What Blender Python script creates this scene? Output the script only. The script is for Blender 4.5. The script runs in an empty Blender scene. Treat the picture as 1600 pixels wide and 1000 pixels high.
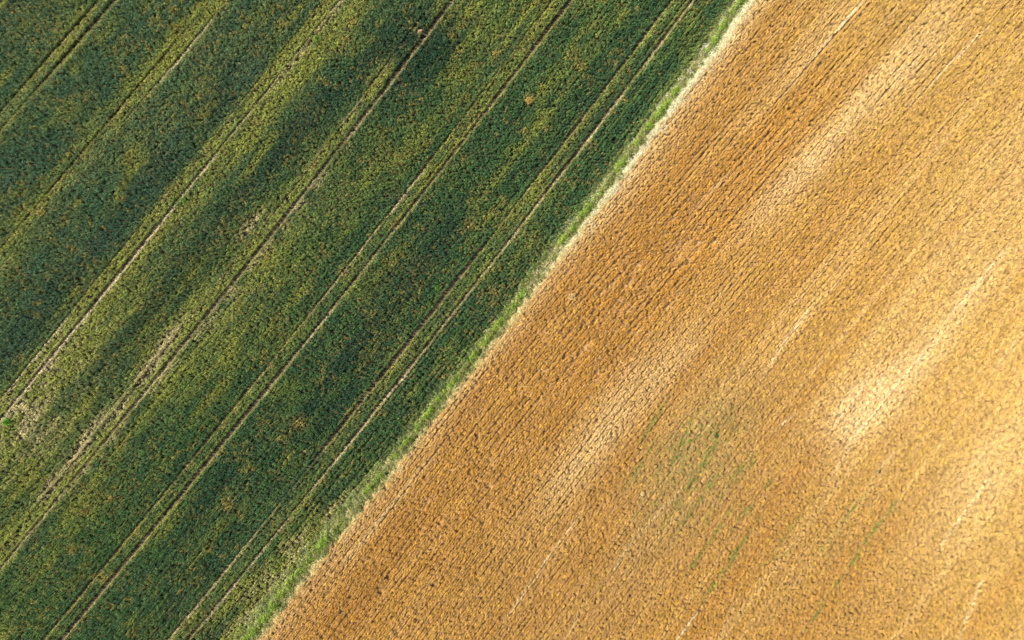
import bpy, math
import numpy as np

# ------------------------------------------------------------------ camera, sky, sun, exposure
scene = bpy.context.scene
CAM_H = 87.0            # the drone hovers 87 m over the fields and looks straight down
TOP = 0.75               # height of the crop canopy
PPM = 12.3              # pixels of the 1600 px photograph per metre, at canopy height
cd = bpy.data.cameras.new('drone_camera')
cam = bpy.data.objects.new('drone_camera', cd)
scene.collection.objects.link(cam)
cam.location = (0, 0, CAM_H)
cam.rotation_euler = (0, 0, 0)
cd.sensor_width = 36.0
cd.lens = 36.0 * (CAM_H - TOP) / (1600 / PPM)
cd.clip_start = 0.5
cd.clip_end = 12000.0
scene.camera = cam

SUN_EL = math.radians(49.0)
SUN_AZ = math.atan2(-0.99, 0.13)          # clockwise from +Y: the sun stands to the left, a touch up
w = bpy.data.worlds.new('World')
scene.world = w
w.use_nodes = True
wt = w.node_tree
sky = wt.nodes.new('ShaderNodeTexSky')
sky.sky_type = 'NISHITA'
sky.sun_disc = False
sky.sun_elevation = SUN_EL
sky.sun_rotation = SUN_AZ
wt.links.new(sky.outputs['Color'], wt.nodes['Background'].inputs['Color'])
wt.nodes['Background'].inputs['Strength'].default_value = 0.08

sl = bpy.data.lights.new('sun', 'SUN')
sl.energy = 5.0
sl.angle = math.radians(0.5)
sl.color = (1.0, 0.95, 0.87)
so = bpy.data.objects.new('sun', sl)
scene.collection.objects.link(so)
so.location = (-60, 8, 80)
so.rotation_euler = (math.pi / 2 - SUN_EL, 0, math.pi - SUN_AZ)

vs = scene.view_settings
vs.view_transform = 'Standard'
vs.look = 'None'
vs.exposure = 1.14
vs.gamma = 1.0
vs.use_curve_mapping = False

# ------------------------------------------------------------------ numpy helpers
def h2(ix, iy, seed):
    with np.errstate(over='ignore'):
        n = (ix.astype(np.int64) * 374761393 + iy.astype(np.int64) * 668265263 + seed * 982451653)
        n = (n ^ (n >> 13)) * 1274126177
        n = n ^ (n >> 16)
    return (n & 0xffffff) / float(0xffffff)

def vnoise(x, y, seed=0):
    ix = np.floor(x); iy = np.floor(y)
    fx = x - ix; fy = y - iy
    fx = fx * fx * (3 - 2 * fx); fy = fy * fy * (3 - 2 * fy)
    a = h2(ix, iy, seed); b = h2(ix + 1, iy, seed)
    c = h2(ix, iy + 1, seed); d = h2(ix + 1, iy + 1, seed)
    return (a * (1 - fx) + b * fx) * (1 - fy) + (c * (1 - fx) + d * fx) * fy

def fbm(x, y, seed=0, octv=4, gain=0.5):
    s = 0; amp = 1; tot = 0
    for i in range(octv):
        s = s + amp * vnoise(x * 2 ** i + 17.3 * i, y * 2 ** i + 9.1 * i, seed + i * 31)
        tot += amp; amp *= gain
    return s / tot

def sstep(a, b, x):
    t = np.clip((x - a) / (b - a), 0, 1)
    return t * t * (3 - 2 * t)

def mixc(c, target, f):
    return c * (1 - f[:, None]) + np.array(target)[None, :] * f[:, None]

ANG = math.atan2(1.27, 1.0)
CA, SA = math.cos(ANG), math.sin(ANG)
def along_across(px, py):
    """metre-free photo-plane coordinates along the drill rows and across them (in px)"""
    return px * CA - py * SA, px * SA + py * CA

def blob(px, py, cx, cy, ln, wd, slope=1.27):
    a = math.atan2(slope, 1.0)
    dx = px - cx; dy = py - cy
    u = dx * math.cos(a) - dy * math.sin(a)
    v = dx * math.sin(a) + dy * math.cos(a)
    return np.exp(-(u / ln) ** 2 - (v / wd) ** 2)

def to_world(px, py):
    return (px - 800.0) / PPM, (500.0 - py) / PPM

# field geometry: every tramline of the green field is a line X(c, y); c is where it meets the photo's top edge
CT = np.array([-900., 0., 175., 352., 528., 705., 890., 1080., 1182., 2000.])
ST = np.array([-.93, -.90, -.875, -.848, -.812, -.801, -.797, -.788, -.775, -.775])
def lineX(c, y):
    s = np.interp(c, CT, ST)
    t = np.clip(y / 1000.0, 0, 1)
    bow = 10 * sstep(500, 720, np.asarray(c, float)) * 4 * t * (1 - t)
    return c + s * y + bow
EDGE_C = 1181.0
def edgeX(y):
    """the line where the ripe field begins"""
    return lineX(np.full_like(y, EDGE_C), y) + 5 * (fbm(y / 70.0, y * 0 + 3.3, 5, 2) - .5) * 2

# (c of right rut, x gap to left rut)
PAIRS = [(0., 25.), (175., 25.), (352., 25.), (528., 25.), (705., 26.), (890., 28.), (1080., 32.)]
PAIRS_OUT = [(-180., 25.)]

# ------------------------------------------------------------------ tags
def tag(o, label=None, cat=None, kind=None, group=None):
    if label: o['label'] = label
    if cat: o['category'] = cat
    if kind: o['kind'] = kind
    if group: o['group'] = group
    return o

def mesh_object(name, verts, faces, mat=None, smooth=False, link=True):
    me = bpy.data.meshes.new(name)
    me.from_pydata([tuple(v) for v in verts], [], faces)
    if mat: me.materials.append(mat)
    if smooth:
        me.polygons.foreach_set('use_smooth', [True] * len(me.polygons))
    o = bpy.data.objects.new(name, me)
    if link: scene.collection.objects.link(o)
    return o

# ------------------------------------------------------------------ materials
def new_mat(name):
    m = bpy.data.materials.new(name); m.use_nodes = True
    nt = m.node_tree
    for n in list(nt.nodes): nt.nodes.remove(n)
    out = nt.nodes.new('ShaderNodeOutputMaterial')
    return m, nt, out

def blade_material(name, transl, low_col, low_amt, attr_type='INSTANCER', fixed=None, rough=.55):
    """leaf or straw: the plant's own colour, each blade a little different, the foot of the plant withered"""
    m, nt, out = new_mat(name)
    N = nt.nodes.new; L = nt.links.new
    if fixed is None:
        at = N('ShaderNodeAttribute'); at.attribute_type = attr_type; at.attribute_name = 'col'
        base = at.outputs['Color']
    else:
        rgb = N('ShaderNodeRGB'); rgb.outputs[0].default_value = (*fixed, 1); base = rgb.outputs[0]
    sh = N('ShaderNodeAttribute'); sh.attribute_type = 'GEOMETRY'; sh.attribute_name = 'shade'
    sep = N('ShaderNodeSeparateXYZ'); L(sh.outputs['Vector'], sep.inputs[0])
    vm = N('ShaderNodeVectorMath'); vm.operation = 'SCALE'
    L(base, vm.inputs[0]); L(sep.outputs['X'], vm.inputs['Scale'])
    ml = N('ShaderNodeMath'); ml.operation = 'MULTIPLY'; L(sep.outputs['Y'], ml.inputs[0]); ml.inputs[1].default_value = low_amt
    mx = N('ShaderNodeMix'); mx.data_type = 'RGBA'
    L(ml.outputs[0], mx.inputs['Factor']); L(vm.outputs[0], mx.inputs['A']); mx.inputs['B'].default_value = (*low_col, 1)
    p = N('ShaderNodeBsdfPrincipled')
    p.inputs['Roughness'].default_value = rough
    p.inputs['Specular IOR Level'].default_value = 0.25
    L(mx.outputs['Result'], p.inputs['Base Color'])
    if transl > 0:
        tr = N('ShaderNodeBsdfTranslucent'); L(mx.outputs['Result'], tr.inputs['Color'])
        ms = N('ShaderNodeMixShader'); ms.inputs[0].default_value = transl
        L(p.outputs[0], ms.inputs[1]); L(tr.outputs[0], ms.inputs[2]); L(ms.outputs[0], out.inputs[0])
    else:
        L(p.outputs[0], out.inputs[0])
    return m

def soil_material(name, cols, scale=1.0, bump=.6):
    m, nt, out = new_mat(name)
    N = nt.nodes.new; L = nt.links.new
    tc = N('ShaderNodeNewGeometry')
    n1 = N('ShaderNodeTexNoise'); n1.inputs['Scale'].default_value = .35 * scale; n1.inputs['Detail'].default_value = 6
    n2 = N('ShaderNodeTexNoise'); n2.inputs['Scale'].default_value = 6.0 * scale; n2.inputs['Detail'].default_value = 8; n2.inputs['Roughness'].default_value = .65
    L(tc.outputs['Position'], n1.inputs['Vector']); L(tc.outputs['Position'], n2.inputs['Vector'])
    md = N('ShaderNodeMath'); md.operation = 'ADD'
    L(n1.outputs['Fac'], md.inputs[0]); L(n2.outputs['Fac'], md.inputs[1])
    hf = N('ShaderNodeMath'); hf.operation = 'MULTIPLY'; hf.inputs[1].default_value = .5; L(md.outputs[0], hf.inputs[0])
    cr = N('ShaderNodeValToRGB')
    cr.color_ramp.elements[0].position = .36; cr.color_ramp.elements[0].color = (*cols[0], 1)
    cr.color_ramp.elements[1].position = .64; cr.color_ramp.elements[1].color = (*cols[-1], 1)
    if len(cols) == 3:
        e = cr.color_ramp.elements.new(.5); e.color = (*cols[1], 1)
    L(hf.outputs[0], cr.inputs[0])
    bp = N('ShaderNodeBump'); bp.inputs['Strength'].default_value = bump; bp.inputs['Distance'].default_value = .06
    L(n2.outputs['Fac'], bp.inputs['Height'])
    p = N('ShaderNodeBsdfPrincipled'); p.inputs['Roughness'].default_value = .95
    p.inputs['Specular IOR Level'].default_value = .1
    L(cr.outputs[0], p.inputs['Base Color']); L(bp.outputs[0], p.inputs['Normal']); L(p.outputs[0], out.inputs[0])
    return m

def ground_material():
    """brown soil under the plants; beyond the modelled plants the two crops go on as ground cover"""
    m, nt, out = new_mat('field_soil')
    N = nt.nodes.new; L = nt.links.new
    def math_(op, a=None, b=None, va=None, vb=None):
        n = N('ShaderNodeMath'); n.operation = op
        if a is not None: L(a, n.inputs[0])
        elif va is not None: n.inputs[0].default_value = va
        if b is not None: L(b, n.inputs[1])
        elif vb is not None: n.inputs[1].default_value = vb
        return n.outputs[0]
    g = N('ShaderNodeNewGeometry')
    sp = N('ShaderNodeSeparateXYZ'); L(g.outputs['Position'], sp.inputs[0])
    n1 = N('ShaderNodeTexNoise'); n1.inputs['Scale'].default_value = .25; n1.inputs['Detail'].default_value = 7
    n2 = N('ShaderNodeTexNoise'); n2.inputs['Scale'].default_value = 5; n2.inputs['Detail'].default_value = 8; n2.inputs['Roughness'].default_value = .7
    L(g.outputs['Position'], n1.inputs['Vector']); L(g.outputs['Position'], n2.inputs['Vector'])
    f = math_('MULTIPLY', math_('ADD', n1.outputs['Fac'], n2.outputs['Fac']), vb=.5)
    def ramp(c0, c1):
        r = N('ShaderNodeValToRGB')
        r.color_ramp.elements[0].position = .38; r.color_ramp.elements[0].color = (*c0, 1)
        r.color_ramp.elements[1].position = .62; r.color_ramp.elements[1].color = (*c1, 1)
        L(f, r.inputs[0]); return r.outputs[0]
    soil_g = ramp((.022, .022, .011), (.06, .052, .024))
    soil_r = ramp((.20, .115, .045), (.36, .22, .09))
    far_g = ramp((.012, .032, .014), (.030, .058, .020))
    far_r = ramp((.19, .10, .03), (.29, .165, .05))
    # signed distance to the field edge: x + 0.786*y - 0.. (edge runs through photo x=1181 at y=0 and 406 at y=1000)
    x0 = (1181 - 800) / PPM; y0 = 500 / PPM; x1 = (406 - 800) / PPM; y1 = -500 / PPM
    k = (x0 - x1) / (y0 - y1)
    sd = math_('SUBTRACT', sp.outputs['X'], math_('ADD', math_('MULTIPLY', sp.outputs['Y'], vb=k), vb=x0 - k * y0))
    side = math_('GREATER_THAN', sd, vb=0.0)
    far = math_('MAXIMUM', math_('GREATER_THAN', math_('ABSOLUTE', sp.outputs['X']), vb=77.1),
                math_('GREATER_THAN', math_('ABSOLUTE', sp.outputs['Y']), vb=52.7))
    def mix(fac, a, b):
        x = N('ShaderNodeMix'); x.data_type = 'RGBA'; L(fac, x.inputs['Factor']); L(a, x.inputs['A']); L(b, x.inputs['B']); return x.outputs['Result']
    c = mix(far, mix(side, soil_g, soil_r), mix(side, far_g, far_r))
    bp = N('ShaderNodeBump'); bp.inputs['Strength'].default_value = .6; bp.inputs['Distance'].default_value = .08
    L(n2.outputs['Fac'], bp.inputs['Height'])
    p = N('ShaderNodeBsdfPrincipled'); p.inputs['Roughness'].default_value = .95; p.inputs['Specular IOR Level'].default_value = .1
    L(c, p.inputs['Base Color']); L(bp.outputs[0], p.inputs['Normal']); L(p.outputs[0], out.inputs[0])
    return m

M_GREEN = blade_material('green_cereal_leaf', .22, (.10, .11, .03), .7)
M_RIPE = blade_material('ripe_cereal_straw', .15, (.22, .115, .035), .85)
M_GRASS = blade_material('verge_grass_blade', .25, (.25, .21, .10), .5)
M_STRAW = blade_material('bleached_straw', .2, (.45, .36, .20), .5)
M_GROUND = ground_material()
M_RUT = soil_material('wheel_rut_soil', [(.045, .034, .018), (.10, .07, .038), (.17, .135, .08)], 1.6, .8)

# ------------------------------------------------------------------ ground
S = 5000.0
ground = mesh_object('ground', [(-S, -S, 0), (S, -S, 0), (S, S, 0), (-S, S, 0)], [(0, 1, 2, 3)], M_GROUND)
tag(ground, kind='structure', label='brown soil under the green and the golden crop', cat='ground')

# ------------------------------------------------------------------ plant prototypes (each a small tuft)
class Tuft:
    def __init__(s, seed): s.v = []; s.f = []; s.sh = []; s.rng = np.random.default_rng(seed)
    def ribbon(s, pts, width, side, bright, lows, rnd):
        """a leaf: quads along pts, `side` its width direction, tapering to the tip"""
        n = len(pts); b = len(s.v)
        side = np.array(side); side = side / (np.linalg.norm(side) + 1e-9)
        for i, p in enumerate(pts):
            t = i / (n - 1)
            wd = width * (1 - .85 * t ** 2.2) * (.6 + .4 * min(1, t * 4)) / 2
            s.v.append(tuple(p - side * wd)); s.v.append(tuple(p + side * wd))
        for i in range(n - 1):
            s.f.append((b + 2 * i, b + 2 * i + 1, b + 2 * i + 3, b + 2 * i + 2))
            s.sh.append((bright, lows[i], rnd))
    def spindle(s, p0, p1, rad, bright, low, rnd):
        """an ear: slim four-sided spindle"""
        p0 = np.array(p0); p1 = np.array(p1); d = p1 - p0; d = d / np.linalg.norm(d)
        a = np.cross(d, (0.3, 0.2, 1.0)); a /= np.linalg.norm(a); c = np.cross(d, a)
        m = p0 * .55 + p1 * .45
        b = len(s.v)
        s.v.append(tuple(p0))
        for k in range(4):
            t = math.pi / 2 * k
            s.v.append(tuple(m + rad * (a * math.cos(t) + c * math.sin(t))))
        s.v.append(tuple(p1))
        for k in range(4):
            q = b + 1 + k; r = b + 1 + (k + 1) % 4
            s.f.append((b, r, q)); s.f.append((b + 5, q, r))
            s.sh.append((bright, low, rnd)); s.sh.append((bright * 1.05, low, rnd))
    def build(s, name, mat):
        me = bpy.data.meshes.new(name)
        me.from_pydata(s.v, [], s.f)
        me.materials.append(mat)
        at = me.attributes.new('shade', 'FLOAT_VECTOR', 'FACE')
        at.data.foreach_set('vector', np.array(s.sh, np.float32).ravel())
        return bpy.data.objects.new(name, me)     # never linked: only lends its mesh

def cereal_tuft(seed, n=20, foot=(.11, .065), hgt=(.66, .84), wid=(.024, .038), lean=.11, droop=.08, low_h=.25):
    t = Tuft(seed); r = t.rng
    for i in range(n):
        x = r.uniform(-1, 1) * foot[0]; y = r.uniform(-1, 1) * foot[1]
        a = r.uniform(0, 2 * math.pi); h = r.uniform(*hgt) * r.choice([1, 1, 1, .8, .6])
        d = np.array([math.cos(a), math.sin(a), 0]); ln = lean * r.uniform(.4, 1.5)
        p0 = np.array([x, y, 0.0])
        p1 = p0 + d * ln * .25 + np.array([0, 0, h * .62])
        p2 = p0 + d * ln * .65 + np.array([0, 0, h])
        p3 = p0 + d * (ln * 1.25 + .05) + np.array([0, 0, h - droop * r.uniform(.2, 1.4)])
        side = np.array([-math.sin(a), math.cos(a), r.uniform(-.3, .3)])
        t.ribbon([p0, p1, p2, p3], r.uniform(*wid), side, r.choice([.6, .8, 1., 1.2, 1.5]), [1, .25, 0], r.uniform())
    return t

def ripe_tuft(seed, n=27, foot=(.19, .082)):
    t = Tuft(seed); r = t.rng
    for i in range(n):
        x = r.uniform(-1, 1) * foot[0]; y = r.uniform(-1, 1) * foot[1]
        a = r.uniform(0, 2 * math.pi); h = r.uniform(.66, .80) - .08 * abs(y / foot[1]) ** 2
        d = np.array([math.cos(a), math.sin(a), 0]); side = np.array([-d[1], d[0], r.uniform(-.3, .3)])
        p0 = np.array([x * .8, y * .7, 0.]); p1 = np.array([x, y, h * .6]); p2 = p1 + d * .03 + np.array([0, 0, h * .4])
        br = r.choice([.75, .9, 1., 1.12, 1.3])
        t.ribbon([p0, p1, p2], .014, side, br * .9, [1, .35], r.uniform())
        e = p2 + d * r.uniform(.05, .10) + np.array([0, 0, r.uniform(-.05, .05)])
        t.spindle(p2, e, r.uniform(.018, .026), br, 0, r.uniform())
        if r.uniform() < .8:      # a dry leaf half way up
            b = r.uniform(0, 6.28); dd = np.array([math.cos(b), math.sin(b), 0])
            q0 = p1 + np.array([0, 0, r.uniform(-.1, .15)]); q1 = q0 + dd * .05 + np.array([0, 0, .06]); q2 = q0 + dd * .12
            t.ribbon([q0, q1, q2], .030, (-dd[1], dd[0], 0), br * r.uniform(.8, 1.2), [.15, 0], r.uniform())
    return t

green_protos = [cereal_tuft(10 + k).build('green_tuft_shape', M_GREEN) for k in range(6)]
ripe_protos = [ripe_tuft(40 + k).build('ripe_tuft_shape', M_RIPE) for k in range(6)]
grass_protos = [cereal_tuft(70 + k, n=18, foot=(.13, .13), hgt=(.2, .52), wid=(.028, .055), lean=.2, droop=.12).build('grass_tuft_shape', M_GRASS) for k in range(4)]
straw_protos = [cereal_tuft(90 + k, n=16, foot=(.14, .14), hgt=(.25, .6), wid=(.018, .036), lean=.28, droop=.2).build('straw_tuft_shape', M_STRAW) for k in range(4)]

# ------------------------------------------------------------------ stuff objects: plants set out on points
def plant_group(name, protos):
    ng = bpy.data.node_groups.new(name + '_planting', 'GeometryNodeTree')
    ng.interface.new_socket('Geometry', in_out='INPUT', socket_type='NodeSocketGeometry')
    ng.interface.new_socket('Geometry', in_out='OUTPUT', socket_type='NodeSocketGeometry')
    N = ng.nodes.new; L = ng.links.new
    gi = N('NodeGroupInput'); go = N('NodeGroupOutput')
    jn = N('GeometryNodeJoinGeometry')
    for p in protos:
        oi = N('GeometryNodeObjectInfo'); oi.inputs['Object'].default_value = p; oi.inputs['As Instance'].default_value = False
        g2 = N('GeometryNodeGeometryToInstance'); L(oi.outputs['Geometry'], g2.inputs[0]); L(g2.outputs[0], jn.inputs[0])
    def attr(nm, typ):
        a = N('GeometryNodeInputNamedAttribute'); a.data_type = typ; a.inputs['Name'].default_value = nm; return a.outputs['Attribute']
    ip = N('GeometryNodeInstanceOnPoints')
    ip.inputs['Pick Instance'].default_value = True
    er = N('FunctionNodeEulerToRotation'); L(attr('rot', 'FLOAT_VECTOR'), er.inputs[0])
    L(gi.outputs[0], ip.inputs['Points']); L(jn.outputs[0], ip.inputs['Instance'])
    L(attr('idx', 'INT'), ip.inputs['Instance Index']); L(er.outputs[0], ip.inputs['Rotation']); L(attr('scl', 'FLOAT_VECTOR'), ip.inputs['Scale'])
    L(ip.outputs[0], go.inputs[0])
    return ng

def plant(name, wx, wy, rotz, scl, col, protos, label, cat, kind='stuff', z=None, rng=None, tilt=.08):
    n = len(wx)
    rng = rng or np.random.default_rng(len(name) * 7 + n)
    me = bpy.data.meshes.new(name)
    me.vertices.add(n)
    ox, oy = float(np.mean(wx)), float(np.mean(wy))
    co = np.zeros((n, 3), np.float32); co[:, 0] = wx - ox; co[:, 1] = wy - oy
    if z is not None: co[:, 2] = z
    me.vertices.foreach_set('co', co.ravel())
    rot = np.zeros((n, 3), np.float32); rot[:, 2] = rotz
    rot[:, 0] = rng.normal(0, tilt, n); rot[:, 1] = rng.normal(0, tilt, n)
    def add(nm, typ, key, arr):
        a = me.attributes.new(nm, typ, 'POINT'); a.data.foreach_set(key, np.ascontiguousarray(arr).ravel())
    add('rot', 'FLOAT_VECTOR', 'vector', rot)
    add('scl', 'FLOAT_VECTOR', 'vector', scl.astype(np.float32))
    add('col', 'FLOAT_VECTOR', 'vector', np.clip(col, .004, .9).astype(np.float32))
    add('idx', 'INT', 'value', rng.integers(0, len(protos), n).astype(np.int32))
    o = bpy.data.objects.new(name, me); scene.collection.objects.link(o)
    o.location = (ox, oy, 0)
    md = o.modifiers.new('planting', 'NODES'); md.node_group = plant_group(name, protos)
    tag(o, label, cat, kind)
    return o

MX, MY = 150.0, 150.0      # plants go on this many photo pixels (12 m) past the picture's edge
def inside(px, py, m=0): return (px > -MX) & (px < 1600 + MX) & (py > -MY) & (py < 1000 + MY)

# ---- wear in the green field: where the wheel ruts run and how wide they are
WIDE_RUTS = [(1, 1, -150, 130, 1.9), (1, 0, -150, 200, 1.0), (2, 0, 60, 320, .9), (2, 1, 60, 200, .5), (4, 1, -150, 260, 1.3), (4, 0, 20, 130, 1.0), (5, 1, -150, 170, 1.7), (5, 1, 560, 1150, 1.9),
             (5, 0, 560, 1150, 1.3), (6, 0, -150, 260, .8), (6, 0, 380, 720, 2.2), (6, 1, 560, 700, .5), (3, 0, 60, 140, .6), (3, 1, 350, 480, .6)]
def rut_halfwidth(c, k, y, right):
    n = vnoise(y / 22.0, y * 0 + c * .37, 11)
    n2 = vnoise(y / 90.0, y * 0 + c * .11, 12)
    hw = 2.9 + .9 * n + 1.2 * (n2 - .5)
    if k == 6: hw = hw + (1.1 if right else .3)
    if k == 5: hw = hw + (.9 if right else .0)
    if k == 4: hw = hw + (.9 + 1.3 * sstep(270, 330, y) * (1 - sstep(560, 760, y)) if right else -.8 - .9*sstep(150,300,y))
    if k == 3: hw = hw + (.3 if right else -.7)
    if k == 2: hw = hw + (-.9 if right else .0)
    if k == 1: hw = hw + (.5)
    for (k_, r_, a_, b_, e_) in WIDE_RUTS:
        if k_ == k and bool(r_) == bool(right): hw = hw + e_ * sstep(a_ - 30, a_ + 30, y) * (1 - sstep(b_ - 30, b_ + 30, y))
    return hw

rng = np.random.default_rng(7)
# ================================================================== green field
sp_c, sp_y = 4.4, 2.5
cs = np.arange(-1250, EDGE_C - 8, sp_c); ys = np.arange(-MY, 1000 + MY, sp_y)
C, Y = np.meshgrid(cs, ys)
Y = Y + rng.uniform(-1.4, 1.4, len(cs))[None, :] + 1.2 * np.sin(Y / 37 + rng.uniform(0, 6.28, len(cs))[None, :])
C = C + 2.0 * (vnoise(np.round(C / sp_c), Y / 190, 35) - .5) * (.5 + sstep(820, 1120, C))
C = C.ravel() ; Y = Y.ravel()
C = C + rng.normal(0, .6, C.shape) + 2.2 * (fbm(C / 60, Y / 120, 3, 2) - .5)
Y = Y + rng.normal(0, .9, Y.shape)
X = lineX(C, Y)
k = inside(X, Y); C, Y, X = C[k], Y[k], X[k]
# the plants standing along both sides of every rut
BK = np.zeros(len(X))
bC, bY, bX, bP = [], [], [], []
PALE = {(6, 1): [(-150, 1150, .54)], (6, 0): [(800, 1150, .6)], (5, 1): [(300, 620, .5), (-100, 300, .12), (620, 1100, .2)],
        (4, 1): [(20, 300, .35), (300, 900, .35)], (3, 1): [(-60, 230, .35), (240, 640, 1.3), (600, 860, .8)], (3, 0): [(480, 800, .7)],
        (2, 1): [(30, 150, .9), (500, 700, .45)], (1, 1): [(0, 500, .15)], (5, 0): [(250, 500, .45)], (4, 0): [(100, 620, .3)]}
for kk, (c0, gap) in enumerate(PAIRS):
    for right in (1, 0):
        for sd in (-1, 1):
            y_ = np.arange(-MY, 1000 + MY, 2.1); y_ = y_ + rng.normal(0, .5, len(y_))
            cc = np.full_like(y_, c0)
            x0_ = lineX(cc, y_) - (0 if right else gap) + 1.6 * (fbm(y_ / 45, y_ * 0 + c0, 21, 2) - .5)
            hw_ = rut_halfwidth(c0, kk, y_, bool(right))
            x_ = x0_ + sd * hw_ + rng.normal(0, .3, len(y_)) + .9 * sd * (vnoise(y_ / 6.0, y_ * 0 + kk + sd, 15) - .5)
            pl_ = np.zeros(len(y_))
            if sd > 0:  # right bank only: pale straw, with its sunlit brightness painted into the colour
                for (a_, b_, w_) in PALE.get((kk, right), []):
                    pl_ = np.maximum(pl_, w_ * sstep(a_ - 25, a_ + 25, y_) * (1 - sstep(b_ - 25, b_ + 25, y_)))
                pl_ = pl_ * np.clip(-.10 + 2.1 * fbm(y_ / 23, y_ * 0 + kk * 3 + right, 16, 3), 0, 1.5)
                pl_ = np.clip(pl_, 0, 1)
            ok = inside(x_, y_)
            bC.append((cc - (0 if right else gap) + sd * 4)[ok]); bY.append(y_[ok]); bX.append(x_[ok]); bP.append(pl_[ok])
nb = sum(len(q) for q in bC)
BK = np.concatenate([np.zeros(len(X)), np.ones(nb)]); BP = np.concatenate([np.zeros(len(X))] + bP)
C = np.concatenate([C] + bC); Y = np.concatenate([Y] + bY); X = np.concatenate([X] + bX)
ex = edgeX(Y)
d_edge = X - ex                        # negative in the green field
u, v = along_across(X, Y)

# ruts
keep = np.ones(len(X), bool)
near = np.zeros(len(X)); between = np.zeros(len(X))
for kk, (c0, gap) in enumerate(PAIRS):
    xr = lineX(np.full_like(Y, c0), Y)
    wob = 1.6 * (fbm(Y / 45, Y * 0 + c0, 21, 2) - .5)
    dr = X - (xr + wob); dl = X - (xr - gap + wob)
    hr = rut_halfwidth(c0, kk, Y, True); hl = rut_halfwidth(c0, kk, Y, False)
    keep &= ~((BK < .5) & ((np.abs(dr) < hr + 1.3) | (np.abs(dl) < hl + 1.3)))
    near = np.maximum(near, np.exp(-((dr - 5.5) / 3.2) ** 2)); near = np.maximum(near, .9 * np.exp(-((dl - 6.0) / 3.2) ** 2))  # edge right of each rut: yellowed leaves, sunlit brightness painted in too
    between = np.maximum(between, ((dl > 1) & (dr < 0)).astype(float))

# --- vigour of the crop
big = fbm(u / 260, v / 90, 31, 3)
med = fbm(u / 70, v / 26, 32, 3)
sml = fbm(u / 16, v / 9, 33, 2)
stk = fbm(C / 6.5, Y / 240, 36, 3) - .5          # narrow streaks along the drill rows
stk2 = fbm(C / 16, Y / 160, 37, 3) - .5
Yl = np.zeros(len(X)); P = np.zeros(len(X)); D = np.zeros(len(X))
def band(c0, cw, y0, y1, soft=70):
    return np.exp(-((C - c0) / cw) ** 2) * sstep(y0 - soft, y0 + soft, Y) * (1 - sstep(y1 - soft, y1 + soft, Y))
Yl += .95 * band(548, 26, -300, 150) + .55 * band(552, 24, 150, 420) + .75 * band(550, 24, 430, 1200)
Yl += .45 * band(512, 13, -300, 1200) + .35 * band(692, 12, -300, 1200)
Yl += .55 * band(672, 18, 420, 900) + .65 * band(738, 34, 360, 640) + .5 * band(735, 30, 240, 380) + .4*band(740,25,-200,60)
Yl += .28 * band(340, 24, -300, 1200) + .15 * band(165, 18, -300, 300)
P += .6 * blob(X, Y, 60, 650, 120, 40) * (sml > .46) * (stk + stk2 > .03) + .5 * blob(X, Y, 40, 690, 60, 12) * (sml > .45)
Yl += 1.0 * blob(X, Y, 60, 630, 140, 55) + .35 * blob(X, Y, 150, 700, 90, 50) + .4 * blob(X, Y, 370, 510, 90, 38)
Yl += .4 * blob(X, Y, 730, 40, 60, 40) + .35 * blob(X, Y, 790, 60, 60, 20) + .3 * blob(X, Y, 560, 20, 60, 22)
Yl += .35 * blob(X, Y, 560, 300, 90, 20) + .25 * blob(X, Y, 630, 300, 40, 16) + .3 * blob(X, Y, 60, 790, 60, 20)
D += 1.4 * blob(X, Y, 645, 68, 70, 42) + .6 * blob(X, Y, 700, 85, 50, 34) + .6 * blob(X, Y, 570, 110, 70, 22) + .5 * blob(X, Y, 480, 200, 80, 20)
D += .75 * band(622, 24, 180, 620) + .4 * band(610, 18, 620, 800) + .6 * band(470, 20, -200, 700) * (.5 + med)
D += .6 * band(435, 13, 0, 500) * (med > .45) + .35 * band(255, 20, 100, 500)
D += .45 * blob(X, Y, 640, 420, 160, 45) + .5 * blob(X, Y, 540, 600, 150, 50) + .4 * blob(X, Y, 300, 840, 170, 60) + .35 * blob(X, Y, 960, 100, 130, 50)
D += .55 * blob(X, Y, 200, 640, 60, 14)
P += 1.2 * blob(X, Y, 55, 590, 55, 10) * (sml > .4) + .6 * blob(X, Y, 20, 640, 40, 14) * (sml > .42)
for (bx, by, bl) in ((262, 528, 32), (240, 562, 30), (222, 590, 20), (182, 640, 26), (140, 672, 34), (118, 712, 30), (75, 760, 26), (390, 350, 22), (40, 660, 30)):
    P += 1.7 * blob(X, Y, bx, by, bl, 6.5) * (.4 + sml)
P += .7 * band(534, 5, -50, 130, 25) * (med > .4) + .55 * band(534, 5, 420, 700, 30) * (sml > .45)
P += .55 * band(716, 6, 240, 760, 40) * (sml > .38) + .25 * near * (sml > .5)
# right-hand strip gets thinner and yellower towards the verge, wide at the bottom of the picture
wide = 14 + 46 * sstep(700, 860, Y) - 12 * sstep(930, 1050, Y)
vz = sstep(-wide - 34, -wide - 4, d_edge)
Yl += vz * (.45 + .55 * sstep(600, 800, Y))
P += .55 * vz * sstep(700, 800, Y) * (sml > .52)
Yl += .55 * near * (.5 + med) + .28 * between
Yl += 1.5 * np.clip(med - .53, 0, 1) + .9 * np.clip(big - .52, 0, 1) * sstep(1000, 600, C)
left_w = 1 - sstep(430, 760, C)
Yl = Yl * np.clip(1 + 2.0 * stk + 1.2 * stk2, .2, 1.7) + .45 * np.clip(stk + stk2, 0, 1)
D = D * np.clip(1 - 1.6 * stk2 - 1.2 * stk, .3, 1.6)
Yl *= np.clip(1 - .75 * D, 0, 1)

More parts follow.
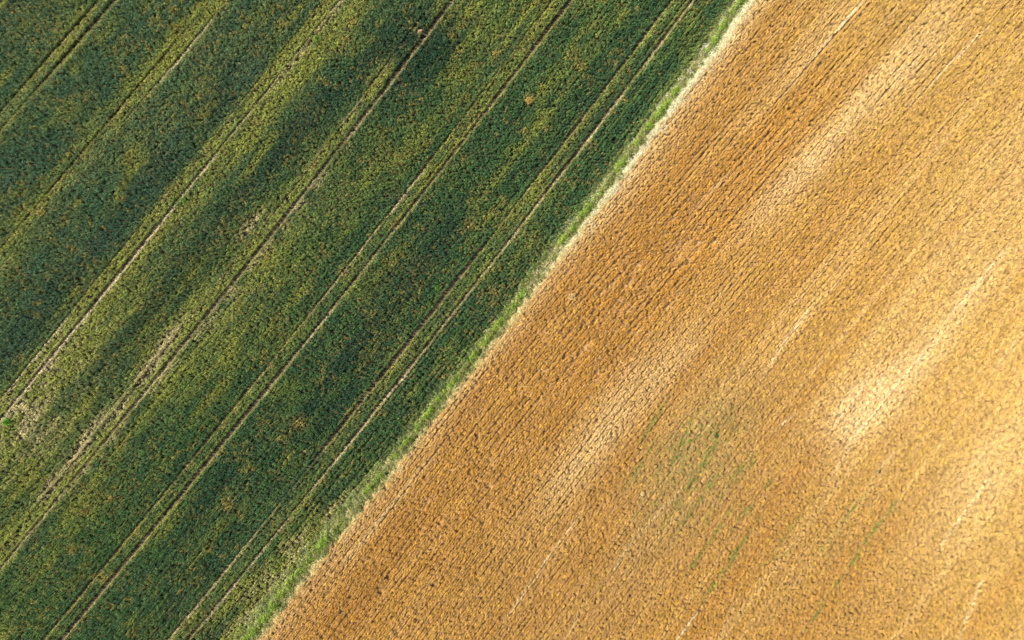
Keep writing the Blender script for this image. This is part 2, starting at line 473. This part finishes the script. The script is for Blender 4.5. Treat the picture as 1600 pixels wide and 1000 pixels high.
jit = rng.uniform(0, 1, len(X))
base = np.tile(np.array([.050, .128, .054]), (len(X), 1))
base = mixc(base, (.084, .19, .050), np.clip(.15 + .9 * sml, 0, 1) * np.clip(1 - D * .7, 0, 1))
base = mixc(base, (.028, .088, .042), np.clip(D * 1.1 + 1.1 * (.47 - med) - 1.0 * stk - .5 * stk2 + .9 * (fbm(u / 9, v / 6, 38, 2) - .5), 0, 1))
base = mixc(base, (.092, .175, .100), left_w * .5 * (.5 + sml))      # duller, greyer leaf on the far side of the field
base = mixc(base, (.33, .355, .062), np.clip(Yl * (.8 + 1.1 * (sml - .35) + 1.2 * (med - .5)) + .25 * Yl * (jit - .5), 0, .95))
# yellow and rusty plants in small nests
nest = sstep(.50, .64, fbm(u / 26, v / 18, 41, 2)) * sstep(.46, .60, fbm(X / 6, Y / 6, 42, 2))
nest2 = sstep(.56, .70, fbm(X / 60, Y / 60, 43, 2)) * (rng.uniform(0, 1, len(X)) < .4)
base = mixc(base, (.33, .275, .065), np.clip(nest * (jit > .42) * .75 + nest2 * .30, 0, .8))
base = mixc(base, (.34, .33, .08), (rng.uniform(0, 1, len(X)) < .015) * .6)
for (bx, by, rr) in ((827, 155, 7), (827, 152, 5), (550, 32, 7), (540, 60, 5), (706, 55, 6), (775, 82, 7), (437, 37, 7), (905, 100, 8), (860, 40, 5), (772, 455, 6), (620, 350, 7),
                     (535, 425, 8), (465, 660, 9), (690, 640, 6), (755, 795, 0), (355, 790, 9), (170, 780, 6), (137, 797, 7), (110, 860, 7), (162, 905, 7), (62, 330, 7), (100, 345, 6),
                     (190, 105, 6), (270, 15, 6), (30, 560, 6), (735, 350, 8), (415, 400, 6), (820, 205, 6), (975, 155, 5), (920, 225, 5), (855, 200, 5)):
    if rr: base = mixc(base, (.46, .34, .08), np.clip(1.0 * np.exp(-((X - bx) ** 2 + (Y - by) ** 2) / (rr ** 2 * 1.1)) * (.45 + .6 * jit), 0, .9))
base = mixc(base, (.62, .52, .24), np.clip(P * (.6 + .5 * jit), 0, .92))
base = mixc(base, (.30, .30, .08), np.clip(BP * 2.0, 0, .8))
base = mixc(base, (.74, .62, .37), np.clip((BP - .22) * 1.5 * (.6 + .6 * jit), 0, .95))
base = mixc(base, (.09, .22, .02), np.clip(.9 * (blob(X, Y, 10, 660, 14, 9) + blob(X, Y, 275, 313, 12, 6) + blob(X, Y, 492, 58, 10, 5) + blob(X, Y, 28, 612, 14, 5)+ blob(X, Y, 683, 450, 7, 5)), 0, .85) * (jit > .3))
base *= (1 + .17 * (rng.normal(0, 1, len(X))).clip(-1.9, 2.2)[:, None])

hgt = 1.0 + .22 * (med - .5) * 2 + .11 * rng.normal(0, 1, len(X)) + .10 * D - .30 * np.clip(Yl, 0, 1) - .35 * np.clip(P, 0, 1)
hgt = hgt * (1 - .12 * near)
hgt = np.where(BK > .5, np.maximum(hgt, .85), hgt) * (1 - .45 * BP)
hgt = hgt * (1 - .45 * sstep(-18, -2, d_edge))
thin = rng.uniform(0, 1, len(X)) < (1 - .7 * BK) * (.02 + .25 * np.clip(P, 0, 1) + .03 * np.clip(Yl, 0, 1) + .2 * sstep(-50, -34, d_edge))
# missed drill rows near the right side show as thin dark gaps
crop_end = np.interp(Y, [0, 300, 480, 620, 700, 800, 1000], [-37, -30, -24, -27, -28, -30, -32]) + 9 * (fbm(Y / 40, Y * 0 + 8.8, 44, 2) - .5)
keep &= ~thin & (d_edge < crop_end + 6 * (jit - .5))
keep &= ~(((X - 190) ** 2 + (Y - 20) ** 2) < 9)
keep &= ~(((X - 655) ** 2 / 1.6 + (Y - 46) ** 2) < 16)
s = np.stack([np.clip(.93 + .10 * rng.normal(0, 1, len(X)), .7, 1.4)] * 3, 1); s[:, 1] *= 1.05; s[:, 2] = np.clip(hgt, .3, 1.5)
wx, wy = to_world(X, Y)
rowang = math.pi - math.atan2(1, -0.8) if False else math.atan2(1.25, 1.0)
rz = rowang + rng.normal(0, .25, len(X)) + math.pi * (rng.uniform(0, 1, len(X)) < .5)
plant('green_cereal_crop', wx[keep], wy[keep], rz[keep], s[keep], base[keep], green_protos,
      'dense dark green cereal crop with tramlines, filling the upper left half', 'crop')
print('green', keep.sum())

# ================================================================== ripe field
GY = np.array([-200., 80., 300., 500., 700., 900., 1200.])
GM = np.array([1.12, 1.13, 1.15, 1.19, 1.28, 1.34, 1.36])
yy = np.linspace(-200, 1200, 1401)
GI = np.concatenate([[0], np.cumsum(1 / np.interp((yy[1:] + yy[:-1]) / 2, GY, GM))])
GI -= np.interp(500, yy, GI)
def rowX(g, y): return g - np.interp(y, yy, GI)
gs = np.arange(-100, 2500, 4.5); ys = np.arange(-MY, 1000 + MY, 2.5)
G, Y = np.meshgrid(gs, ys); Y = Y + rng.uniform(-1.4, 1.4, len(gs))[None, :] + 1.5 * np.sin(Y / 41 + rng.uniform(0, 6.28, len(gs))[None, :]); G = G.ravel(); Y = Y.ravel()
G0 = G.copy()
G = G + (1.2 + 1.2 * sstep(1500, 1150, G) + .5 * sstep(600, 300, Y)) * (vnoise(np.round(G / 4.5), Y / 110, 55) - .5)
G = G + rng.normal(0, .22, G.shape) + rng.normal(0, .9, G.shape) * sstep(1250, 1750, G) + 2.0 * (fbm(G / 90, Y / 160, 53, 2) - .5)
Y = Y + rng.normal(0, .9, Y.shape)
X = rowX(G, Y)
k = inside(X, Y); G, Y, X, G0 = G[k], Y[k], X[k], G0[k]
ex = edgeX(Y); d = X - ex
u, v = along_across(X, Y)
streak = fbm(G / 13, Y / 500, 61, 3)          # drill-row streaks
streak2 = fbm(G / 50, Y / 300, 62, 3)
big = fbm(X / 260, Y / 260, 63, 3)
med = fbm(u / 60, v / 30, 64, 3)
sml = fbm(X / 11, Y / 11, 65, 2)
jit = rng.uniform(0, 1, len(X))
yel = np.clip(sstep(1050, 1560, X + .25 * (500 - Y)) + .6 * (big - .5), 0, 1)
Pl = np.zeros(len(X)); R = np.zeros(len(X)); GR = np.zeros(len(X)); BR = np.zeros(len(X))
R += .85 * blob(X, Y, 960, 480, 190, 70, 1.2) + .5 * blob(X, Y, 1140, 330, 220, 60, 1.15) + .5 * blob(X, Y, 1230, 200, 160, 50, 1.1) + .45 * blob(X, Y, 720, 800, 160, 50) + .3 * blob(X, Y, 1370, 380, 130, 60, 1.1) + .35 * blob(X, Y, 540, 960, 120, 40)
BR += .95 * blob(X, Y, 1100, 720, 190, 110) + .5 * blob(X, Y, 900, 920, 220, 120) + .5 * blob(X, Y, 1300, 880, 200, 130)
Pl += .42 * blob(X, Y, 1310, 200, 170, 22, 1.1) + .4 * blob(X, Y, 1230, 290, 100, 24, 1.1) + .34 * blob(X, Y, 1420, 100, 100, 28, 1.1) + .2 * blob(X, Y, 1250, 90, 150, 20, 1.15)
Pl += .34 * blob(X, Y, 960, 640, 150, 34) + .34 * blob(X, Y, 905, 730, 90, 24) + .3 * blob(X, Y, 1060, 570, 100, 30)
Pl += .9 * blob(X, Y, 1350, 630, 24, 16, .9) + .8 * blob(X, Y, 1352, 628, 62, 30, 1.1) + .22 * blob(X, Y, 1380, 620, 130, 50) + .3 * blob(X, Y, 1310, 660, 60, 12) + .22 * blob(X, Y, 1410, 590, 100, 26)  # bright sun hotspot painted in as a patch of paler straw
Pl += .3 * blob(X, Y, 1490, 500, 160, 26) + .2 * blob(X, Y, 1560, 300, 200, 60) + .35 * blob(X, Y, 1560, 730, 180, 60)
Pl += .4 * np.exp(-((d - 4) / 12) ** 2) * (.6 + .6 * sstep(550, 100, Y))+ .25 * np.exp(-((d - 20) / 22) ** 2)
Pl += .5 * np.exp(-((d - 38) / 5) ** 2) * sstep(700, 740, Y) * (1 - sstep(860, 900, Y))
def lines(arr, wd, amp):
    tot = np.zeros(len(X))
    for (x0, y0, x1, y1, a) in arr:
        L_ = math.hypot(x1 - x0, y1 - y0); ux, uy = (x1 - x0) / L_, (y1 - y0) / L_
        t = (X - x0) * ux + (Y - y0) * uy; q = (X - x0) * uy - (Y - y0) * ux
        q = q + 1.6 * (vnoise(t / 30, t * 0 + x0, 71) - .5)
        tot = np.maximum(tot, a * np.exp(-(q / wd) ** 2) * sstep(-30, 25, t) * (1 - sstep(L_ - 25, L_ + 30, t)))
    return tot * amp
TR = lines([(1345, 5, 1225, 145, 1), (1545, 40, 1435, 150, .7), (1570, 395, 1490, 490, 1), (1472, 522, 1330, 690, .9), (1330, 700, 1300, 745, .5), (1355, 600, 1295, 675, .7), (1262, 485, 1195, 585, .7),
            (1545, 750, 1475, 850, .9), (1130, 280, 1085, 325, .5), (1240, 650, 1218, 668, .8), (1395, 710, 1370, 740, .5), (905, 805, 795, 960, .6), (1088, 962, 1052, 1010, .9), (1150, 945, 1125, 1000, .5),
            (985, 850, 960, 890, .5), (1540, 900, 1500, 1000, .7), (1598, 520, 1560, 570, .5), (1600, 400, 1560, 470, .3), (1000, 260, 975, 290, .3), (905, 960, 885, 1000, .5), (1060, 770, 985, 850, .35)], 2.1, .85)
GL = lines([(1042, 625, 1002, 690, .5), (1075, 670, 1048, 735, 1), (1125, 680, 1090, 740, .9), (1080, 755, 1040, 815, 1), (1120, 745, 1080, 800, .6), (1100, 770, 1060, 830, .5), (1150, 740, 1090, 840, .6), (1170, 720, 1130, 770, .5),
            (1180, 820, 1105, 930, .9), (1140, 800, 1080, 890, .6), (1275, 770, 1220, 850, .6), (1355, 765, 1285, 860, .6), (1400, 785, 1350, 850, 1), (1340, 870, 1300, 925, 1), (1300, 930, 1255, 990, .7), (1210, 745, 1150, 820, .5),
            (1180, 720, 1150, 760, .5), (1240, 860, 1200, 880, .5), (1020, 700, 985, 750, .4)], 2.5, 1.0) * (.25 + 1.5 * sstep(.38, .62, sml))
GR += .95 * blob(X, Y, 1085, 715, 110, 65) + .28 * blob(X, Y, 1300, 860, 120, 70)
base = np.tile(np.array([.54, .295, .056]), (len(X), 1))
base = mixc(base, (.52, .325, .080), yel)
base = mixc(base, (.54, .245, .030), np.clip(R * (.6 + .8 * (streak - .3)), 0, .95))
base = mixc(base, (.44, .27, .088), np.clip(BR * (.55 + .6 * med), 0, .85))
base = mixc(base, (.78, .58, .27), np.clip(Pl * (.7 + 1.1 * med), 0, .95))
base = mixc(base, (.78, .55, .21), np.clip(1.7 * (streak - .53), 0, .5) * (.35 + .65 * sstep(780, 1300, X)))
base = mixc(base, (.48, .235, .042), np.clip(3.0 * (.47 - streak2), 0, .7) * (1 - .6 * yel))
base = mixc(base, (.52, .30, .12), (rng.uniform(0, 1, len(X)) < .22) * .6)
base = mixc(base, (.72, .46, .07), (rng.uniform(0, 1, len(X)) < .12) * .5)
base = mixc(base, (.30, .28, .075), np.clip(GR * (med + .3), 0, .75) * (jit > .5))
TR = TR * (.45 + 1.0 * fbm(u / 30, v / 8, 66, 2))
base = mixc(base, (.86, .70, .38), np.clip(TR * 1.15, 0, .95))
GL = GL * (1 - .35 * sstep(1180, 1260, X)) * 1.6
base = mixc(base, (.17, .235, .04), np.clip(GL * (.35 + .8 * jit), 0, .85))
base = mixc(base, (.68, .52, .26), np.exp(-((X - 1005) ** 2 + (Y - 773) ** 2) / 12))
base *= (1 + .15 * rng.normal(0, 1, len(X)).clip(-2, 2)[:, None])
hgt = 1 + (.065 - .03 * yel) * rng.normal(0, 1, len(X)) + .25 * (med - .5) - .38 * np.clip(TR, 0, 1) + .10 * R - .06 * Pl
gapn = fbm(G0 / 4.5, Y / 20, 77, 2)          # thinner stretches of single rows
hgt -= (.14 - .08 * yel + .40 * np.clip(R, 0, 1)) * sstep(.54, .72, gapn)
thin = (rng.uniform(0, 1, len(X)) < .003 + .35 * np.clip(TR - .5, 0, 1) + .01 * BR) | ((gapn > .70) & (rng.uniform(0, 1, len(X)) < .15 + .4 * R))
keep = (d > 0) & ~thin
s = np.stack([np.clip(.88 + .08 * rng.normal(0, 1, len(X)), .6, 1.2)] * 3, 1); s *= (1.05 + .19 * yel + .13 * np.clip(BR, 0, 1))[:, None]; s[:, 1] *= .97; s[:, 2] = .92 * np.clip(hgt, .3, 1.4)
wx, wy = to_world(X, Y)
slope = np.interp(Y, GY, GM)
rz = np.arctan2(slope, 1.0) + rng.normal(0, .06, len(X)) + math.pi * (rng.uniform(0, 1, len(X)) < .5)
plant('ripe_golden_crop', wx[keep], wy[keep], rz[keep], s[keep], base[keep], ripe_protos,
      'ripe golden cereal crop in close drill rows, filling the lower right half', 'crop')
print('ripe', keep.sum())

# ================================================================== verge between the fields
n = 60000
Y = rng.uniform(-MY, 1000 + MY, n)
bot = sstep(720, 850, Y)
off = np.interp(Y, [0, 300, 480, 620, 700, 800, 1000], [-41, -34, -27, -31, -32, -40, -44]) * rng.uniform(0, 1, n) - 3
off = np.where(rng.uniform(0, 1, n) < .25, rng.normal(-20, 4, n), off)
ex = edgeX(Y); X = ex + off
run = sstep(.26, .48, fbm(Y / 30, Y * 0 + 1.7, 81, 2))
lush = run * np.exp(-((off + 20 + 3 * bot - 5 * (fbm(Y / 50, Y * 0 + 4.1, 83, 2) - .5)) / (3.8 + 2.6 * bot)) ** 2)
patch = fbm(X / 7, Y / 7, 82, 2); patch2 = fbm(X / 20, Y / 20, 84, 2)
clump = fbm(X / 3.6, Y / 3.6, 85, 2)
keep = rng.uniform(0, 1, n) < np.clip(.30 + .6 * lush + 1.0 * (patch - .5) + 3.2 * (clump - .5), 0, 1)
jit = rng.uniform(0, 1, n)
col = np.tile(np.array([.20, .20, .065]), (n, 1))
col = mixc(col, (.38, .31, .15), np.clip((patch2 > .5) * (jit < .65) * .8 + (jit < .2) * .5, 0, .9))
col = mixc(col, (.11, .17, .04), sstep(-22, -36, off) * .6)
col = mixc(col, (.17, .29, .022), np.clip(lush * 1.4 * (patch > .45), 0, .92))
col = mixc(col, (.34, .38, .10), (clump > .56) * (jit < .5) * .6)
col = mixc(col, (.26, .34, .03), (rng.uniform(0, 1, n) < .3 * lush) * .8)
col = mixc(col, (.04, .10, .025), (rng.uniform(0, 1, n) < .12) * .7)
col *= (1 + .38 * rng.normal(0, 1, n).clip(-2, 2)[:, None])
s = np.tile(rng.uniform(.7, 1.2, n)[:, None], (1, 3)); s[:, 2] = .35 + .8 * lush * rng.uniform(.6, 1.2, n) + 1.6 * np.clip(clump - .4, 0, 1) + .25 * jit
wx, wy = to_world(X, Y)
plant('verge_grass', wx[keep], wy[keep], rng.uniform(0, 6.28, n)[keep], s[keep], col[keep], grass_protos,
      'narrow bright green grass and weed strip between the two crops', 'grass')

n = 24000
Y = rng.uniform(-MY, 1000 + MY, n)
topw = sstep(560, 250, Y)
off = rng.normal(-1, 2.1, n) - 1.5 * topw + 5 * (fbm(Y / 25, Y * 0 + 2.2, 93, 3) - .5)
off = np.where(rng.uniform(0, 1, n) < .22, rng.uniform(-30, 14, n), off)
X = edgeX(Y) + off
pn = fbm(X / 5, Y / 5, 92, 2); pl = fbm(Y / 22, Y * 0 + 6.6, 94, 2)
keep = rng.uniform(0, 1, n) < np.clip(-.02 + .35 * topw + 2.2 * (pn - .45) + 1.2 * (pl - .5), 0, 1)
col = np.tile(np.array([.76, .58, .28]), (n, 1))
col = mixc(col, (.84, .78, .54), np.clip(topw * (.4 + .8 * rng.uniform(0, 1, n)), 0, 1))
col = mixc(col, (.36, .36, .09), (rng.uniform(0, 1, n) < .25) * .8)
col *= (1 + .26 * rng.normal(0, 1, n).clip(-2, 2)[:, None])
s = np.tile(rng.uniform(.5, 1.0, n)[:, None], (1, 3)); s[:, 2] = rng.uniform(.8, 1.5, n)
wx, wy = to_world(X, Y)
plant('bleached_straw_edge', wx[keep], wy[keep], rng.uniform(0, 6.28, n)[keep], s[keep], col[keep], straw_protos,
      'pale bleached dry grass along the ripe crop edge', 'dry grass', tilt=.2)

# ================================================================== wheel ruts (bare soil strips, 4 mm above the ground)
def strip(name, xs_fn, y0, y1, hw, label, seed):
    r = np.random.default_rng(seed)
    ys = np.arange(y0, y1, 4.0); xs = xs_fn(ys)
    k = (xs > -MX - 60) & (xs < 1600 + MX + 60); ys, xs = ys[k], xs[k]
    if len(ys) < 3: return
    hl = hw * (.8 + .5 * vnoise(ys / 14, ys * 0 + seed, 5)); hr = hw * (.8 + .5 * vnoise(ys / 14, ys * 0 + seed + .5, 6))
    V = []; F = []
    for i in range(len(ys)):
        for q in (-hl[i], 0, hr[i]):
            a, b = to_world(xs[i] + q, ys[i]); V.append((a, b, .004 if q else .006))
    for i in range(len(ys) - 1):
        b = 3 * i
        F.append((b, b + 3, b + 4, b + 1)); F.append((b + 1, b + 4, b + 5, b + 2))
    V = np.array(V); o0 = V[len(V) // 2].copy(); o0[2] = 0
    o = mesh_object(name, V - o0, F, M_RUT); o.location = o0
    tag(o, label, 'wheel track', 'structure', 'tractor wheel tracks through the green crop')
    return o
NTH = ['first', 'second', 'third', 'fourth', 'fifth', 'sixth', 'seventh']
for kk, (c0, gap) in enumerate(PAIRS):
    for right in (False, True):
        cc = c0
        f = (lambda ys, c=cc, g=(0 if right else gap): lineX(np.full_like(ys, c), ys) - g + 1.6 * (fbm(ys / 45, ys * 0 + c, 21, 2) - .5))
        nth = NTH[len(PAIRS) - 1 - kk]
        lab = '%s wheel rut of the %s tramline counted from the golden field' % ('right' if right else 'left', nth)
        strip('wheel_track', f, -MY, 1000 + MY, 4.2, lab, kk * 2 + right)

# ================================================================== single plants and spots that stand out
def weed(name, px, py, rad, hgt, colr, n, label, cat, seed, transl_mat=None, wid=.05, seedheads=0):
    """one broad-leaved weed or loose clump of dry plants: leaves springing from a short stem"""
    t = Tuft(seed); r = t.rng
    for i in range(n):
        a = r.uniform(0, 2 * math.pi); q = rad * math.sqrt(r.uniform(0, 1)); h = hgt * r.uniform(.55, 1.0) * (1 - .45 * (q / rad) ** 2)
        d = np.array([math.cos(a), math.sin(a), 0.])
        p0 = d * q * .35; p1 = d * q * .6 + np.array([0, 0, h * .6]); p2 = d * q * .9 + np.array([0, 0, h]); p3 = d * (q + .1) + np.array([0, 0, h * .86])
        t.ribbon([p0, p1, p2, p3], wid * r.uniform(.7, 1.3), (-d[1], d[0], r.uniform(-.3, .3)), r.choice([.65, .85, 1., 1.2, 1.45]), [.8, .2, 0], r.uniform())
    for i in range(seedheads):
        a = r.uniform(0, 6.28); q = rad * r.uniform(0, .8); p = np.array([math.cos(a) * q, math.sin(a) * q, hgt * r.uniform(.8, 1)])
        t.spindle(p, p + np.array([r.uniform(-.05, .05), r.uniform(-.05, .05), .1]), .03, 1.2, 0, .5)
    o = t.build(name, blade_material(name + '_leaf', .2, tuple(c * .5 for c in colr), .5, fixed=colr))
    scene.collection.objects.link(o)
    a, b = to_world(px, py); o.location = (a, b, .01)
    tag(o, label, cat)
    return o
WE = [
 ('weed_plant', 1120, 682, .34, .95, (.03, .085, .02), 150, 'small dark green weed standing alone in the golden crop, beside the green streaks', 'weed', .06, 0),
 ('weed_plant', 1079, 689, .42, .90, (.12, .24, .02), 170, 'bright lime green weed clump in the golden crop, left of the small dark weed', 'weed', .05, 0),
 ('weed_plant', 603, 741, .30, .70, (.02, .05, .018), 120, 'dark weed tuft on the field boundary where the golden crop starts', 'weed', .06, 0),
 ('weed_plant', 192, 20, .42, .90, (.018, .055, .03), 160, 'dark bluish green plant near the upper left corner between two tramlines', 'weed', .06, 0),
 ('weed_plant', 284, 312, .36, .85, (.12, .26, .02), 130, 'bright green weed beside a worn tramline in the left of the green crop', 'weed', .05, 0),
 ('weed_plant', 493, 58, .34, .85, (.12, .25, .02), 120, 'bright green weed on the yellowed strip right of a tramline, near the top', 'weed', .05, 0),
 ('weed_plant', 6, 660, .50, .85, (.13, .28, .02), 180, 'vivid green weed patch at the left edge among yellowed plants', 'weed', .05, 0),
 ('weed_plant', 683, 450, .30, .90, (.13, .24, .03), 90, 'pale green weed just left of the deep wheel ruts nearest the golden field', 'weed', .05, 0),
 ('weed_plant', 1375, 737, .24, .88, (.07, .055, .03), 80, 'brownish dark weed at the lower end of a pale streak in the golden crop', 'weed', .05, 0),
 ('yellowed_plants', 827, 156, .50, .92, (.52, .34, .08), 210, 'golden yellow patch of dying plants alone in the dark green crop near the top', 'dry plants', .045, 10),
 ('straw_clump', 1005, 773, .30, .95, (.60, .44, .20), 90, 'cream coloured straw tuft in the golden crop, left of the green streaks', 'straw', .045, 0),
 ('straw_clump', 894, 463, .55, .92, (.72, .60, .30), 150, 'pale flattened straw patch close to the field boundary in the middle', 'straw', .04, 0),
]
for i, (nm, px, py, rd, hg, cl, n_, lb, ct, wd_, sh_) in enumerate(WE):
    weed(nm, px, py, rd, hg, cl, n_, lb, ct, 300 + i, wid=wd_, seedheads=sh_)

# a dug-out mound of pale soil next to a rut near the top
def mound(px, py, rad, h, mat):
    r = np.random.default_rng(5); V = []; F = []; nr, na = 7, 18
    V.append((0, 0, h))
    for i in range(1, nr + 1):
        for j in range(na):
            a = 2 * math.pi * j / na; q = rad * i / nr * (1 + .22 * math.sin(2 * a + .6) + .12 * r.uniform(-1, 1))
            V.append((q * math.cos(a), q * math.sin(a), max(-.01, h * (1 - (i / nr) ** 1.6) + (h * .18 * r.uniform(-1, 1) if i < nr else -.01))))
    for j in range(na): F.append((0, 1 + j, 1 + (j + 1) % na))
    for i in range(nr - 1):
        for j in range(na):
            a = 1 + i * na + j; b = 1 + i * na + (j + 1) % na
            F.append((a, a + na, b + na, b))
    o = mesh_object('soil_mound', V, F, mat); a, b = to_world(px, py); o.location = (a, b, .005)
    tag(o, 'small mound of pale orange soil beside a wheel rut near the top', 'soil mound')
mound(655, 46, .36, .34, soil_material('dug_soil', [(.30, .17, .08), (.50, .32, .17), (.62, .46, .30)], 2.5, .8))
